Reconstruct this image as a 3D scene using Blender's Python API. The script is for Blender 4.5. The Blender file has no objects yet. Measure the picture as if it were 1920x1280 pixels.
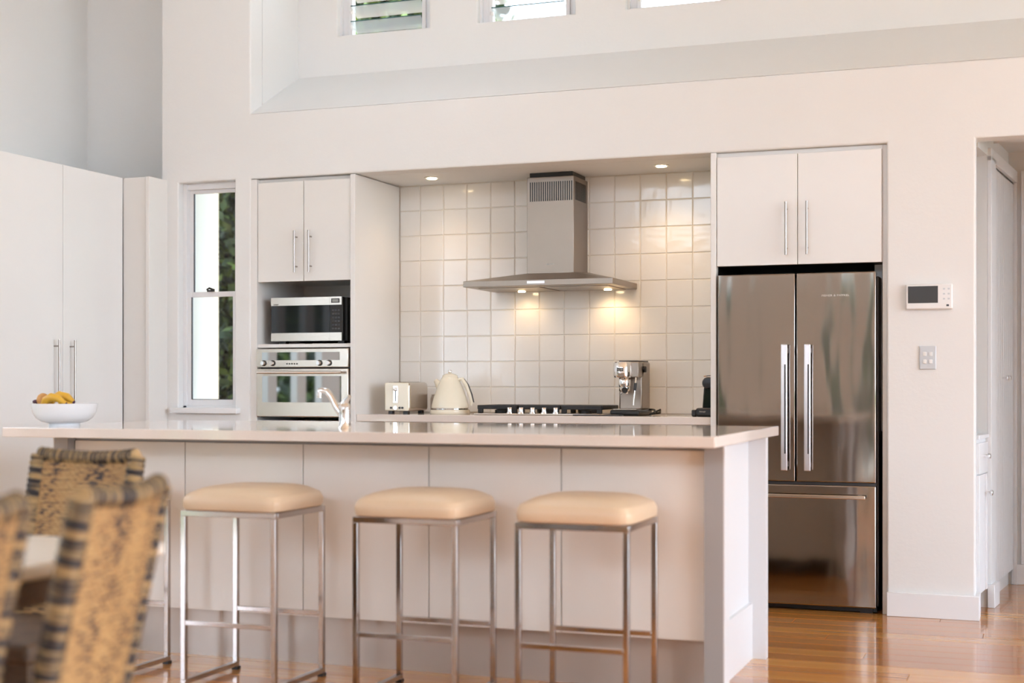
import bpy, bmesh, math, random
from mathutils import Vector, Matrix
random.seed(7)
S = bpy.context.scene
C = S.collection
R = math.radians

# ---------------- camera, world, sun, exposure ----------------
cam = bpy.data.cameras.new('camera'); camo = bpy.data.objects.new('camera', cam); C.objects.link(camo)
cam.sensor_width = 36; cam.lens = 2680 / 1920 * 36; cam.shift_y = 78 / 1920
cam.clip_start = .05; cam.clip_end = 200
camo.location = (0, 0, 1.1417); camo.rotation_euler = (R(90), 0, math.atan(990 / 2680))
cam.dof.use_dof = True; cam.dof.focus_distance = 7.4; cam.dof.aperture_fstop = 1.65
S.camera = camo
S.view_settings.view_transform = 'Standard'; S.view_settings.look = 'None'
S.view_settings.gamma = 1; S.view_settings.use_curve_mapping = False
S.view_settings.exposure = 1.42
W = bpy.data.worlds.new('sky'); S.world = W; W.use_nodes = True
bgn = W.node_tree.nodes['Background']; bgn.inputs[0].default_value = (.80, .93, 1.10, 1); bgn.inputs[1].default_value = 3.4
sun = bpy.data.lights.new('sun', 'SUN'); suno = bpy.data.objects.new('sun', sun); C.objects.link(suno)
sun.energy = 2.2; sun.angle = R(1); sun.color = (1, .90, .78)
suno.rotation_euler = Vector((-.9, -.25, -.40)).to_track_quat('-Z', 'Y').to_euler()

# ---------------- material helpers ----------------
def mat(name, col, rough=.5, metal=0, bump=0, bscale=20, bstretch=(1, 1, 1), var=0, vscale=3, vstretch=(1, 1, 1), col2=None,
        coat=0, spec=.5, emit=None, estr=0, rvar=0):
    m = bpy.data.materials.new(name); m.use_nodes = True
    nt = m.node_tree; b = nt.nodes['Principled BSDF']
    b.inputs['Base Color'].default_value = (*col, 1); b.inputs['Roughness'].default_value = rough
    b.inputs['Metallic'].default_value = metal; b.inputs['Coat Weight'].default_value = coat
    b.inputs['Coat Roughness'].default_value = .08
    b.inputs['Specular IOR Level'].default_value = spec
    tc = nt.nodes.new('ShaderNodeTexCoord')
    def noise(sc, st, det=3):
        mp = nt.nodes.new('ShaderNodeMapping'); mp.inputs['Scale'].default_value = st
        nt.links.new(tc.outputs['Object'], mp.inputs[0])
        n = nt.nodes.new('ShaderNodeTexNoise'); n.inputs['Scale'].default_value = sc; n.inputs['Detail'].default_value = det
        nt.links.new(mp.outputs[0], n.inputs['Vector']); return n
    n = noise(vscale, vstretch)
    mx = nt.nodes.new('ShaderNodeMix'); mx.data_type = 'RGBA'
    c2 = col2 or tuple(max(0, c * (1 - (var or .03))) for c in col)
    mx.inputs[6].default_value = (*col, 1); mx.inputs[7].default_value = (*c2, 1)
    nt.links.new(n.outputs[0], mx.inputs[0]); nt.links.new(mx.outputs[2], b.inputs['Base Color'])
    if bump:
        n2 = noise(bscale, bstretch, 2); bp = nt.nodes.new('ShaderNodeBump'); bp.inputs['Strength'].default_value = bump
        bp.inputs['Distance'].default_value = .01
        nt.links.new(n2.outputs[0], bp.inputs['Height']); nt.links.new(bp.outputs[0], b.inputs['Normal'])
    if emit:
        b.inputs['Emission Color'].default_value = (*emit, 1); b.inputs['Emission Strength'].default_value = estr
    return m

M = {}
M['wall'] = mat('painted plaster', (.81, .805, .79), .75, bump=.06, bscale=60)
M['ceiling'] = mat('ceiling paint', (.88, .88, .87), .8)
M['trim'] = mat('white trim paint', (.84, .84, .85), .35)
M['laminate'] = mat('white satin laminate', (.80, .775, .74), .28)
M['pantry'] = mat('white gloss laminate', (.83, .82, .80), .15)
M['island_door'] = mat('cream satin board', (.88, .82, .75), .16)
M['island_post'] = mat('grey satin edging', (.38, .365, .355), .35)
M['island_end'] = mat('white end board', (.78, .78, .79), .3)
M['kick'] = mat('brushed kickboard', (.62, .55, .49), .3, metal=.45, var=.18, vscale=5)
M['stone'] = mat('cream quartz stone', (.78, .69, .62), .06, var=.05, vscale=90, spec=.6)
M['tile'] = mat('glazed handmade tile', (.83, .80, .755), .12, bump=.25, bscale=9, var=.04, vscale=4)
M['grout'] = mat('grout', (.80, .74, .65), .9)
M['steel'] = mat('brushed stainless', (.66, .60, .53), .24, 1, bump=.03, bscale=40, bstretch=(.3, .3, 30), var=.08, vscale=3, vstretch=(1, 1, 8))
M['hood'] = mat('brushed stainless hood', (.37, .32, .275), .36, 1, bump=.03, bscale=40, bstretch=(.3, .3, 20), var=.12, vscale=4)
M['fridge'] = mat('wavy stainless door', (.35, .305, .27), .085, 1, bump=.5, bscale=3.2, bstretch=(1.5, 1, .32), var=.06)
M['chrome'] = mat('polished chrome', (.86, .86, .87), .08, 1)
M['stoolsteel'] = mat('satin chrome tube', (.50, .455, .43), .14, 1)
M['handle'] = mat('brushed nickel', (.38, .34, .31), .25, 1)
M['alu'] = mat('satin aluminium', (.80, .80, .84), .3, 1)
M['black'] = mat('black plastic', (.012, .012, .013), .35)
M['blackgloss'] = mat('black glass', (.010, .011, .012), .05)
M['iron'] = mat('cast iron', (.015, .015, .016), .55, bump=.2, bscale=80)
M['darkgrey'] = mat('dark grey plastic', (.05, .05, .055), .4)
M['screen'] = mat('grey display', (.05, .055, .06), .12)
M['ovenglass'] = mat('mirrored oven glass', (.42, .43, .42), .03, 1)
M['lcd'] = mat('lcd grey', (.30, .31, .30), .2)
M['leather'] = mat('beige leather', (.72, .545, .37), .38, bump=.08, bscale=120, var=.05, vscale=6)
M['ceramic'] = mat('white glazed ceramic', (.80, .81, .83), .08)
M['cream'] = mat('cream enamel', (.84, .77, .62), .16)
M['taupe'] = mat('taupe finish', (.40, .33, .27), .4)
M['white'] = mat('white plastic', (.84, .83, .82), .3)
M['greyplate'] = mat('silver grey plate', (.58, .60, .62), .3, metal=.3)
M['banana'] = mat('banana skin', (.85, .50, .03), .4, col2=(.55, .27, .03), vscale=14)
M['orange'] = mat('orange peel', (.90, .52, .03), .4, bump=.3, bscale=120)
M['passion'] = mat('purple fruit skin', (.07, .02, .05), .4)
M['brownfruit'] = mat('brown fruit skin', (.55, .27, .08), .6, bump=.2, bscale=90)
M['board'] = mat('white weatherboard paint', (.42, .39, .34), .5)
M['lawn'] = mat('lawn', (.16, .22, .07), .9, var=.4, vscale=6)
M['paving'] = mat('pale paving', (.62, .58, .52), .8, var=.15, vscale=2)
M['tabletop'] = mat('white lacquered tabletop', (.84, .79, .70), .25)
M['text'] = mat('pale etched lettering', (.75, .72, .68), .4)
M['darktext'] = mat('dark lettering', (.05, .05, .05), .5)
M['lamp'] = mat('lit lamp lens', (1, .9, .7), .4, emit=(1, .76, .42), estr=14)
M['curtain'] = mat('sheer curtain', (.8, .8, .78), .9)

def glass(name, fac=.12, tint=(.96, .99, .98)):
    m = bpy.data.materials.new(name); m.use_nodes = True; nt = m.node_tree; nt.nodes.clear()
    o = nt.nodes.new('ShaderNodeOutputMaterial'); t = nt.nodes.new('ShaderNodeBsdfTransparent'); g = nt.nodes.new('ShaderNodeBsdfGlossy')
    t.inputs[0].default_value = (*tint, 1); g.inputs['Roughness'].default_value = .02
    f = nt.nodes.new('ShaderNodeFresnel'); f.inputs[0].default_value = 1.35
    mx = nt.nodes.new('ShaderNodeMixShader'); nt.links.new(f.outputs[0], mx.inputs[0])
    nt.links.new(t.outputs[0], mx.inputs[1]); nt.links.new(g.outputs[0], mx.inputs[2]); nt.links.new(mx.outputs[0], o.inputs[0])
    return m
M['glass'] = glass('window glass')
def blade_mat():
    m = mat('pale louvre blade', (.84, .88, .90), .12); nt = m.node_tree; b = nt.nodes['Principled BSDF']; o = nt.nodes['Material Output']
    t = nt.nodes.new('ShaderNodeBsdfTransparent'); t.inputs[0].default_value = (.92, .97, .97, 1)
    x = nt.nodes.new('ShaderNodeMixShader'); x.inputs[0].default_value = .45
    nt.links.new(t.outputs[0], x.inputs[1]); nt.links.new(b.outputs[0], x.inputs[2]); nt.links.new(x.outputs[0], o.inputs[0])
    return m
M['blade'] = blade_mat()
M['bladeedge'] = mat('green glass edge', (.06, .14, .14), .2)

def leaf_mat():
    m = bpy.data.materials.new('foliage'); m.use_nodes = True; nt = m.node_tree; b = nt.nodes['Principled BSDF']
    b.inputs['Roughness'].default_value = .5
    g = nt.nodes.new('ShaderNodeNewGeometry'); tc = nt.nodes.new('ShaderNodeTexCoord')
    n = nt.nodes.new('ShaderNodeTexNoise'); n.inputs['Scale'].default_value = 2.2; nt.links.new(tc.outputs['Object'], n.inputs['Vector'])
    r = nt.nodes.new('ShaderNodeValToRGB'); e = r.color_ramp.elements
    e[0].position = .3; e[0].color = (.010, .022, .010, 1); e[1].position = .78; e[1].color = (.13, .19, .03, 1)
    x = e.new(.52); x.color = (.030, .055, .020, 1)
    ad = nt.nodes.new('ShaderNodeMath'); ad.operation = 'MULTIPLY_ADD'; ad.inputs[1].default_value = .45
    nt.links.new(g.outputs['Random Per Island'], ad.inputs[0]); 
    sb = nt.nodes.new('ShaderNodeMath'); sb.operation = 'SUBTRACT'; sb.inputs[1].default_value = .2
    nt.links.new(n.outputs[0], sb.inputs[0]); nt.links.new(sb.outputs[0], ad.inputs[2])
    nt.links.new(ad.outputs[0], r.inputs[0]); nt.links.new(r.outputs[0], b.inputs['Base Color'])
    return m
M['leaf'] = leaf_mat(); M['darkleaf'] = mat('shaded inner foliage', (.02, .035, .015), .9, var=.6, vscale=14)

def wood_mat():
    m = bpy.data.materials.new('varnished hardwood'); m.use_nodes = True; nt = m.node_tree; b = nt.nodes['Principled BSDF']
    b.inputs['Roughness'].default_value = .17; b.inputs['Coat Weight'].default_value = .5; b.inputs['Coat Roughness'].default_value = .06
    oi = nt.nodes.new('ShaderNodeObjectInfo'); tc = nt.nodes.new('ShaderNodeTexCoord')
    mp = nt.nodes.new('ShaderNodeMapping'); mp.inputs['Scale'].default_value = (.6, 14, 5); nt.links.new(tc.outputs['Object'], mp.inputs[0])
    cmb = nt.nodes.new('ShaderNodeCombineXYZ'); ml = nt.nodes.new('ShaderNodeMath'); ml.operation = 'MULTIPLY'; ml.inputs[1].default_value = 40
    nt.links.new(oi.outputs['Random'], ml.inputs[0]); nt.links.new(ml.outputs[0], cmb.inputs[0]); nt.links.new(cmb.outputs[0], mp.inputs['Location'])
    n = nt.nodes.new('ShaderNodeTexNoise'); n.inputs['Scale'].default_value = 2.5; n.inputs['Detail'].default_value = 6
    nt.links.new(mp.outputs[0], n.inputs['Vector'])
    a = nt.nodes.new('ShaderNodeMath'); a.operation = 'MULTIPLY_ADD'; a.inputs[1].default_value = .5
    s2 = nt.nodes.new('ShaderNodeMath'); s2.operation = 'MULTIPLY'; s2.inputs[1].default_value = .55
    nt.links.new(n.outputs[0], s2.inputs[0]); nt.links.new(oi.outputs['Random'], a.inputs[0]); nt.links.new(s2.outputs[0], a.inputs[2])
    r = nt.nodes.new('ShaderNodeValToRGB'); e = r.color_ramp.elements
    e[0].position = .1; e[0].color = (.32, .10, .022, 1); e[1].position = .95; e[1].color = (.80, .42, .12, 1)
    x = e.new(.5); x.color = (.60, .25, .058, 1)
    nt.links.new(a.outputs[0], r.inputs[0]); nt.links.new(r.outputs[0], b.inputs['Base Color'])
    return m
M['wood'] = wood_mat()

def wicker_mat(name, kind):
    # kind 'panel': horizontal strands with blotchy dark strands; kind 'roll': bands across the wrapped edge
    m = bpy.data.materials.new(name); m.use_nodes = True; nt = m.node_tree; b = nt.nodes['Principled BSDF']
    b.inputs['Roughness'].default_value = .55
    tc = nt.nodes.new('ShaderNodeTexCoord'); mp = nt.nodes.new('ShaderNodeMapping')
    nt.links.new(tc.outputs['UV'], mp.inputs[0])
    mp.inputs['Scale'].default_value = (13, 64, 1) if kind == 'panel' else (.5, 46, 1)
    n = nt.nodes.new('ShaderNodeTexNoise'); n.inputs['Scale'].default_value = 1; n.inputs['Detail'].default_value = 2
    nt.links.new(mp.outputs[0], n.inputs['Vector'])
    r = nt.nodes.new('ShaderNodeValToRGB'); e = r.color_ramp.elements
    if kind == 'panel':
        e[0].position = .42; e[0].color = (.035, .03, .035, 1); e[1].position = .50; e[1].color = (.38, .22, .09, 1)
    else:
        e[0].position = .47; e[0].color = (.02, .018, .022, 1); e[1].position = .54; e[1].color = (.26, .18, .085, 1)
    x = e.new(.7); x.color = (.46, .30, .13, 1)
    n2 = nt.nodes.new('ShaderNodeTexNoise'); n2.inputs['Scale'].default_value = 4; nt.links.new(tc.outputs['UV'], n2.inputs['Vector'])
    a = nt.nodes.new('ShaderNodeMath'); a.operation = 'MULTIPLY_ADD'; a.inputs[1].default_value = .5 if kind == 'panel' else .2; a.inputs[2].default_value = -.20 if kind == 'panel' else -.1
    ad = nt.nodes.new('ShaderNodeMath'); ad.operation = 'ADD'
    nt.links.new(n2.outputs[0], a.inputs[0]); nt.links.new(a.outputs[0], ad.inputs[0]); nt.links.new(n.outputs[0], ad.inputs[1])
    nt.links.new(ad.outputs[0], r.inputs[0]); nt.links.new(r.outputs[0], b.inputs['Base Color'])
    return m
M['wicker'] = wicker_mat('woven rattan', 'panel'); M['wrap'] = wicker_mat('wrapped rattan edge', 'roll')
M['darkwicker'] = mat('dark woven rattan', (.17, .10, .05), .6, col2=(.03, .02, .018), bump=.5, bscale=90, vscale=45, vstretch=(.4, .4, 2))

# ---------------- mesh helpers ----------------
def box(bm, x0, x1, y0, y1, z0, z1):
    v = [bm.verts.new((x, y, z)) for x in (x0, x1) for y in (y0, y1) for z in (z0, z1)]
    for f in ((0, 1, 3, 2), (4, 6, 7, 5), (0, 4, 5, 1), (2, 3, 7, 6), (0, 2, 6, 4), (1, 5, 7, 3)):
        bm.faces.new([v[i] for i in f])
    return bm
def B(*a):
    bm = bmesh.new()
    if a and isinstance(a[0], (tuple, list)):
        for t in a: box(bm, *t)
    else: box(bm, *a)
    return bm
def lathe(prof, seg=28, c=(0, 0, 0), axis='z', bm=None):
    bm = bm or bmesh.new(); rings = []
    for r, z in prof:
        ring = []
        for i in range(seg):
            t = 2 * math.pi * i / seg; p = (r * math.cos(t), r * math.sin(t), z)
            if axis == 'y': p = (p[0], p[2], p[1])
            if axis == 'x': p = (p[2], p[0], p[1])
            ring.append(bm.verts.new((p[0] + c[0], p[1] + c[1], p[2] + c[2])))
        rings.append(ring)
    for a, b in zip(rings, rings[1:]):
        for i in range(seg): bm.faces.new((a[i], a[(i + 1) % seg], b[(i + 1) % seg], b[i]))
    bm.faces.new(rings[0][::-1]); bm.faces.new(rings[-1])
    bmesh.ops.recalc_face_normals(bm, faces=bm.faces)
    return bm
def cyl(p0, p1, r, seg=16, bm=None, r1=None):
    return tube([p0, p1], [r, r1 if r1 is not None else r], seg, bm)
def tube(pts, r, seg=12, bm=None):
    bm = bm or bmesh.new(); pts = [Vector(p) for p in pts]; n = len(pts)
    rs = r if isinstance(r, (list, tuple)) else [r] * n
    up = None; rings = []
    for i, p in enumerate(pts):
        d = (pts[min(i + 1, n - 1)] - pts[max(i - 1, 0)]).normalized()
        if up is None: up = Vector((0, 0, 1)) if abs(d.z) < .9 else Vector((1, 0, 0))
        s = d.cross(up).normalized(); up = s.cross(d).normalized()
        rings.append([bm.verts.new(p + (s * math.cos(2 * math.pi * k / seg) + up * math.sin(2 * math.pi * k / seg)) * rs[i]) for k in range(seg)])
    for a, b in zip(rings, rings[1:]):
        for i in range(seg): bm.faces.new((a[i], a[(i + 1) % seg], b[(i + 1) % seg], b[i]))
    bm.faces.new(rings[0][::-1]); bm.faces.new(rings[-1])
    bmesh.ops.recalc_face_normals(bm, faces=bm.faces)
    return bm
def ball(c, r, seg=20, sc=(1, 1, 1), bm=None):
    bm = bm or bmesh.new()
    res = bmesh.ops.create_uvsphere(bm, u_segments=seg, v_segments=seg // 2, radius=r)
    for v in res['verts']: v.co = Vector((v.co.x * sc[0] + c[0], v.co.y * sc[1] + c[1], v.co.z * sc[2] + c[2]))
    return bm
def prism(poly, axis, a, b, bm=None):
    # extrude a 2D polygon along an axis; axis 'x': poly=(y,z); 'y': poly=(x,z); 'z': poly=(x,y)
    bm = bm or bmesh.new()
    def P(p, t): return {'x': (t, p[0], p[1]), 'y': (p[0], t, p[1]), 'z': (p[0], p[1], t)}[axis]
    A = [bm.verts.new(P(p, a)) for p in poly]; Bv = [bm.verts.new(P(p, b)) for p in poly]; n = len(poly)
    bm.faces.new(A); bm.faces.new(Bv[::-1])
    for i in range(n): bm.faces.new((A[i], Bv[i], Bv[(i + 1) % n], A[(i + 1) % n]))
    bmesh.ops.recalc_face_normals(bm, faces=bm.faces)
    return bm
def slab(xs, zs, holes, y0, y1):
    """wall in the XZ plane with rectangular holes, one closed skin"""
    bm = bmesh.new(); V = {}
    def v(i, j, k):
        if (i, j, k) not in V: V[(i, j, k)] = bm.verts.new((xs[i], (y0, y1)[k], zs[j]))
        return V[(i, j, k)]
    def solid(i, j):
        if i < 0 or j < 0 or i >= len(xs) - 1 or j >= len(zs) - 1: return False
        cx, cz = (xs[i] + xs[i + 1]) / 2, (zs[j] + zs[j + 1]) / 2
        return not any(h[0] < cx < h[1] and h[2] < cz < h[3] for h in holes)
    for i in range(len(xs) - 1):
        for j in range(len(zs) - 1):
            if not solid(i, j): continue
            bm.faces.new((v(i, j, 0), v(i + 1, j, 0), v(i + 1, j + 1, 0), v(i, j + 1, 0)))
            bm.faces.new((v(i, j + 1, 1), v(i + 1, j + 1, 1), v(i + 1, j, 1), v(i, j, 1)))
            if not solid(i - 1, j): bm.faces.new((v(i, j, 1), v(i, j, 0), v(i, j + 1, 0), v(i, j + 1, 1)))
            if not solid(i + 1, j): bm.faces.new((v(i + 1, j, 0), v(i + 1, j, 1), v(i + 1, j + 1, 1), v(i + 1, j + 1, 0)))
            if not solid(i, j - 1): bm.faces.new((v(i, j, 1), v(i + 1, j, 1), v(i + 1, j, 0), v(i, j, 0)))
            if not solid(i, j + 1): bm.faces.new((v(i, j + 1, 0), v(i + 1, j + 1, 0), v(i + 1, j + 1, 1), v(i, j + 1, 1)))
    bmesh.ops.recalc_face_normals(bm, faces=bm.faces)
    return bm
def obj(name, bm, m, parent=None, bevel=0, seg=2, smooth=False, label=None, local=False):
    """one mesh object; coordinates are world ones unless local (then they are the parent's)"""
    me = bpy.data.meshes.new(name); bm.normal_update(); bm.to_mesh(me); bm.free()
    me.materials.append(M[m] if isinstance(m, str) else m)
    o = bpy.data.objects.new(name, me); C.objects.link(o)
    if parent is not None:
        o.parent = parent
        if not local:
            t = Vector((0, 0, 0)); q = parent
            while q is not None: t += q.location; q = q.parent
            me.transform(Matrix.Translation(-t))
    if smooth:
        for p in me.polygons: p.use_smooth = True
        me.set_sharp_from_angle(angle=R(40))
    if bevel:
        b = o.modifiers.new('bevel', 'BEVEL'); b.width = bevel; b.segments = seg; b.limit_method = 'ANGLE'; b.angle_limit = R(35)
        for p in me.polygons: p.use_smooth = True
        me.set_sharp_from_angle(angle=R(35)) if not smooth else None
    if label: o['label'] = label
    return o
def thing(name, loc, label, cat, rz=0, group=None):
    o = bpy.data.objects.new(name, None); C.objects.link(o); o.location = loc; o.rotation_euler = (0, 0, rz)
    o.empty_display_size = .1; o['label'] = label; o['category'] = cat
    if group: o['group'] = group
    return o
def tag(o, label, cat, group=None):
    o['label'] = label; o['category'] = cat
    if group: o['group'] = group
    return o
def struct(name, bm, m, parent=None, bevel=0, **k):
    o = obj(name, bm, m, parent, bevel, **k)
    if parent is None: o['kind'] = 'structure'
    return o
def copy_tree(o, parent=None):
    c = o.copy(); C.objects.link(c); c.parent = parent
    for ch in list(o.children): copy_tree(ch, c)
    return c
def text(name, s, size, m, parent, loc, rz=0, width=None, tilt=90):
    cu = bpy.data.curves.new(name, 'FONT'); cu.body = s; cu.size = size; cu.extrude = .0006; cu.align_x = 'CENTER'; cu.align_y = 'CENTER'
    t = bpy.data.objects.new(name, cu); C.objects.link(t)
    dg = bpy.context.evaluated_depsgraph_get(); me = bpy.data.meshes.new_from_object(t.evaluated_get(dg))
    bpy.data.objects.remove(t)
    if width:
        w = max(v.co.x for v in me.vertices) - min(v.co.x for v in me.vertices)
        me.transform(Matrix.Diagonal((width / w, 1, 1, 1)))
    me.transform(Matrix.Translation(loc) @ Matrix.Rotation(rz, 4, 'Z') @ Matrix.Rotation(R(tilt), 4, 'X'))
    t0 = Vector((0, 0, 0)); q = parent
    while q is not None: t0 += q.location; q = q.parent
    me.transform(Matrix.Translation(-t0)); me.materials.clear(); me.materials.append(M[m])
    o = bpy.data.objects.new(name, me); C.objects.link(o); o.parent = parent
    return o

WY = 7.227     # face of the kitchen wall
# ---------------- setting ----------------
slabf = struct('floor', B(-6, 7, -4.2, 13, -.25, -.016), 'wood')
cl_ = slab([-6, -3.7, -2.8, 6.7], [-4.2, 5.7, 6.35, 8.0], [(-3.7, -2.8, 5.7, 6.35)], 4.4, 4.55)   # unseen ceiling opening, added to brighten the sloped sill
for v in cl_.verts: v.co = Vector((v.co.x, v.co.z, v.co.y))
bmesh.ops.recalc_face_normals(cl_, faces=cl_.faces)
struct('ceiling', cl_, 'ceiling')
# floor boards
pl = bmesh.new(); PW, PLEN = .132, 2.4
box(pl, 0, PLEN - .0015, 0, PW - .0015, -.016, 0)
bmesh.ops.bevel(pl, geom=[e for e in pl.edges if all(v.co.z > -.001 for v in e.verts)], offset=.0012, segments=1, affect='EDGES')
plank0 = None; count = 0; rest = bmesh.new()
y = -4.1; row = 0
while y < 12.6:
    x = -5.7 + (-(row * .87) % PLEN) * -1 - 0
    x = -5.7 - ((row * .87) % PLEN)
    while x < 6.5:
        a, b = max(x, -5.7), min(x + PLEN, 6.5)
        if b - a > .03:
            near = 1.6 < y < 9.0 and b > -4.0 and a < .9
            if near and count < 298:
                if plank0 is None:
                    me = bpy.data.meshes.new('plank'); pl.to_mesh(me); me.materials.append(M['wood'])
                    plank0 = me
                o = bpy.data.objects.new('plank', plank0); C.objects.link(o); o.parent = slabf
                o.location = (a, y, 0); o.scale = ((b - a) / PLEN, 1, 1); count += 1
            else: box(rest, a, b - .0015, y, y + PW - .0015, -.016, 0)
        x += PLEN
    y += PW; row += 1
ro = obj('floor_boards', rest, 'wood', slabf); ro['kind'] = 'stuff'

# kitchen wall with its openings
wb = struct('wall_back', slab([-4.885, -4.769, -4.386, -4.283, -.706, -.292, .95, 6.6], [0, .965, 2.322, 2.697, 4.4],
     [(-4.769, -4.386, .965, 2.322), (-4.283, -.706, -1, 2.322), (-.292, .95, -1, 2.322), (-4.283, 6.6, 2.697, 5)], WY, WY + .14), 'wall', bevel=.009, seg=3)
obj('soffit', B(-4.283, -.706, WY + .139, 7.9, 2.3225, 2.42), 'wall', wb)
obj('splayed_sill', prism([(WY + .0, 2.697), (7.796, 3.016), (7.796, 2.45), (WY + .12, 2.45), (WY + .12, 2.68)], 'x', -4.283, 6.6), 'wall', wb)
hx = [(-4.016, -3.403), (-3.097, -2.496), (-2.196, -1.595), (-1.295, -.694), (-.394, .207), (.5, 1.1)]
xs = [-4.4] + [v for h in hx for v in h] + [6.6]
obj('clerestory_wall', slab(xs, [2.4, 3.253, 4.05, 4.4], [(a, b, 3.253, 4.05) for a, b in hx], 7.796, 7.93), 'wall', wb, bevel=.006)
obj('splashback_wall', B(-4.283, -.6, 7.833, 7.93, 0, 2.42), 'grout', wb, label='plaster and grout wall behind the tiles')
obj('alcove_side', B(-.706, -.6, WY + .139, 7.9, 0, 2.33), 'wall', wb)
obj('window_reveal', B((-4.885, -4.769, WY + .139, 7.42, 0, 4.4), (-4.386, -4.283, WY + .139, 7.93, 0, 4.4), (-4.769, -4.386, WY + .139, 7.42, 2.322, 4.4), (-4.769, -4.386, WY + .139, 7.42, 0, .965)), 'wall', wb)
# tiles
tb = bmesh.new(); TS = .1506; g = .0019
box(tb, g, TS - g, 0, .011, g, TS - g)
bmesh.ops.bevel(tb, geom=[e for e in tb.edges if all(v.co.y < .001 for v in e.verts)], offset=.003, segments=1, affect='EDGES')
tm = bpy.data.meshes.new('tile'); tb.to_mesh(tm); tm.materials.append(M['tile'])
for r_ in range(10):
    z0 = .9675 + .1505 * (r_ - 0); z1 = min(z0 + TS, 2.321)
    if z1 - z0 < .02: continue
    for k in range(-1, 13):
        xr = -1.817 - .151 * k; xl = max(xr - .151, -3.612); xr2 = min(xr, -1.586)
        if k == -1: xl = -1.817
        if xr2 - xl < .02: continue
        o = bpy.data.objects.new('tile', tm); C.objects.link(o); o.parent = wb
        o.location = (xl, 7.829 + random.uniform(-.0008, .0008), z0); o.scale = ((xr2 - xl) / TS, 1, (z1 - z0) / TS)
        o.rotation_euler = (random.uniform(-.005, .005), random.uniform(-.002, .002), random.uniform(-.006, .006))

wl = struct('wall_left', slab([-4.2, .2, 5.4, 7.65], [0, 2.5, 4.4], [(.2, 5.4, -1, 2.5)], 0, .1), 'wall'); wl.rotation_euler = (0, 0, R(90)); wl.location = (-5.65, 0, 0)
struct('wall_alcove', B((-5.75, -4.885, 7.55, 7.65, 0, 4.4), (-4.885, -4.80, 7.419, 7.65, 0, 4.4)), 'wall')
# right wall, glazed openings (outside the frame)
wr = struct('wall_right', slab([-4.2, -1.5, 2.4, 2.8, 6.6, 7.45, 8.5, 13], [0, 2.5, 3.7, 4.4], [(-1.5, 2.4, -1, 3.7), (2.8, 6.6, -1, 3.7), (7.45, 8.5, -1, 2.5)], 0, .12), 'wall')
wr.rotation_euler = (0, 0, R(90)); wr.location = (6.62, 0, 0)
# rear wall behind the camera: garden doors; slot and high openings added for light
rear = struct('wall_rear', slab([-5.75, -5.3, -3.9, -2.3, -1.95, .3, 6.62], [0, 2.6, 3.2, 4.25, 4.4], [(-5.3, -3.9, -1, 2.6), (-2.3, -1.95, -1, 2.6), (-5.3, -3.9, 3.2, 4.25), (-3.9, .3, 3.2, 4.25)], -4.2, -4.08), 'wall')
struct('door_2', B(*[(x, x + .12, -4.15, -4.05, 0, 2.6) for x in (-5.3, -4.66, -4.02)]), 'trim')
struct('door_3', B(*[(-5.72, -5.66, y, y + w, 0, 2.5) for y, w in ((.2, .15), (.85, .15), (1.45, .3), (2.1, .15), (2.8, .15), (3.38, .34), (3.99, .15), (4.47, .14), (5.05, .15))]), 'trim')
# baseboards
struct('baseboard_back', prism([(-.705, WY - .02), (-.272, WY - .02), (-.272, 7.366), (-.2915, 7.366), (-.2915, WY - .0005), (-.705, WY - .0005)], 'z', 0, .118), 'trim', bevel=.003)

# corridor on the right
ang = math.atan2(.119, .993)
def corr(bm):  # local (s along corridor wall, t into the corridor, z)
    d = Vector((math.sin(ang), math.cos(ang), 0)); n = Vector((math.cos(ang), -math.sin(ang), 0))
    for v in bm.verts:
        s, t, z = v.co; v.co = Vector((-.285, 7.37, 0)) + d * s + n * t + Vector((0, 0, z))
    bmesh.ops.recalc_face_normals(bm, faces=bm.faces); return bm
struct('wall_corridor', corr(B((0, .30, -.42, -.36, 0, 2.5), (-.02, 0, -.5, -.02, .9, 2.5), (.30, .50, -.5, -.002, 0, 2.5), (.50, 1.3, -.5, -.03, 0, 2.5), (0, .3, -.5, 0, 2.3, 2.5))), 'wall')
struct('wall_end', B(-.9, 6.6, 8.60, 8.7, 0, 2.5), 'wall')
struct('ceiling_corridor', B(-.7, 6.6, 7.366, 8.7, 2.45, 2.55), 'ceiling')
bb2 = corr(B(.285, .455, 0, .036, 0, .118)); box(bb2, -.152, 6.5, 8.582, 8.6, 0, .118)
struct('baseboard_corridor', bb2, 'trim', bevel=.003)
tr = struct('trim_1', corr(B((.30, .455, -.002, .018, .118, 2.30), (.30, 1.26, -.002, .018, 2.275, 2.34), (1.215, 1.26, -.002, .018, 0, 2.275))), 'trim', bevel=.002)
struct('trim_2', B((-.10, -.05, 8.575, 8.6, .118, 2.34)), 'trim', bevel=.002)

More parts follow.
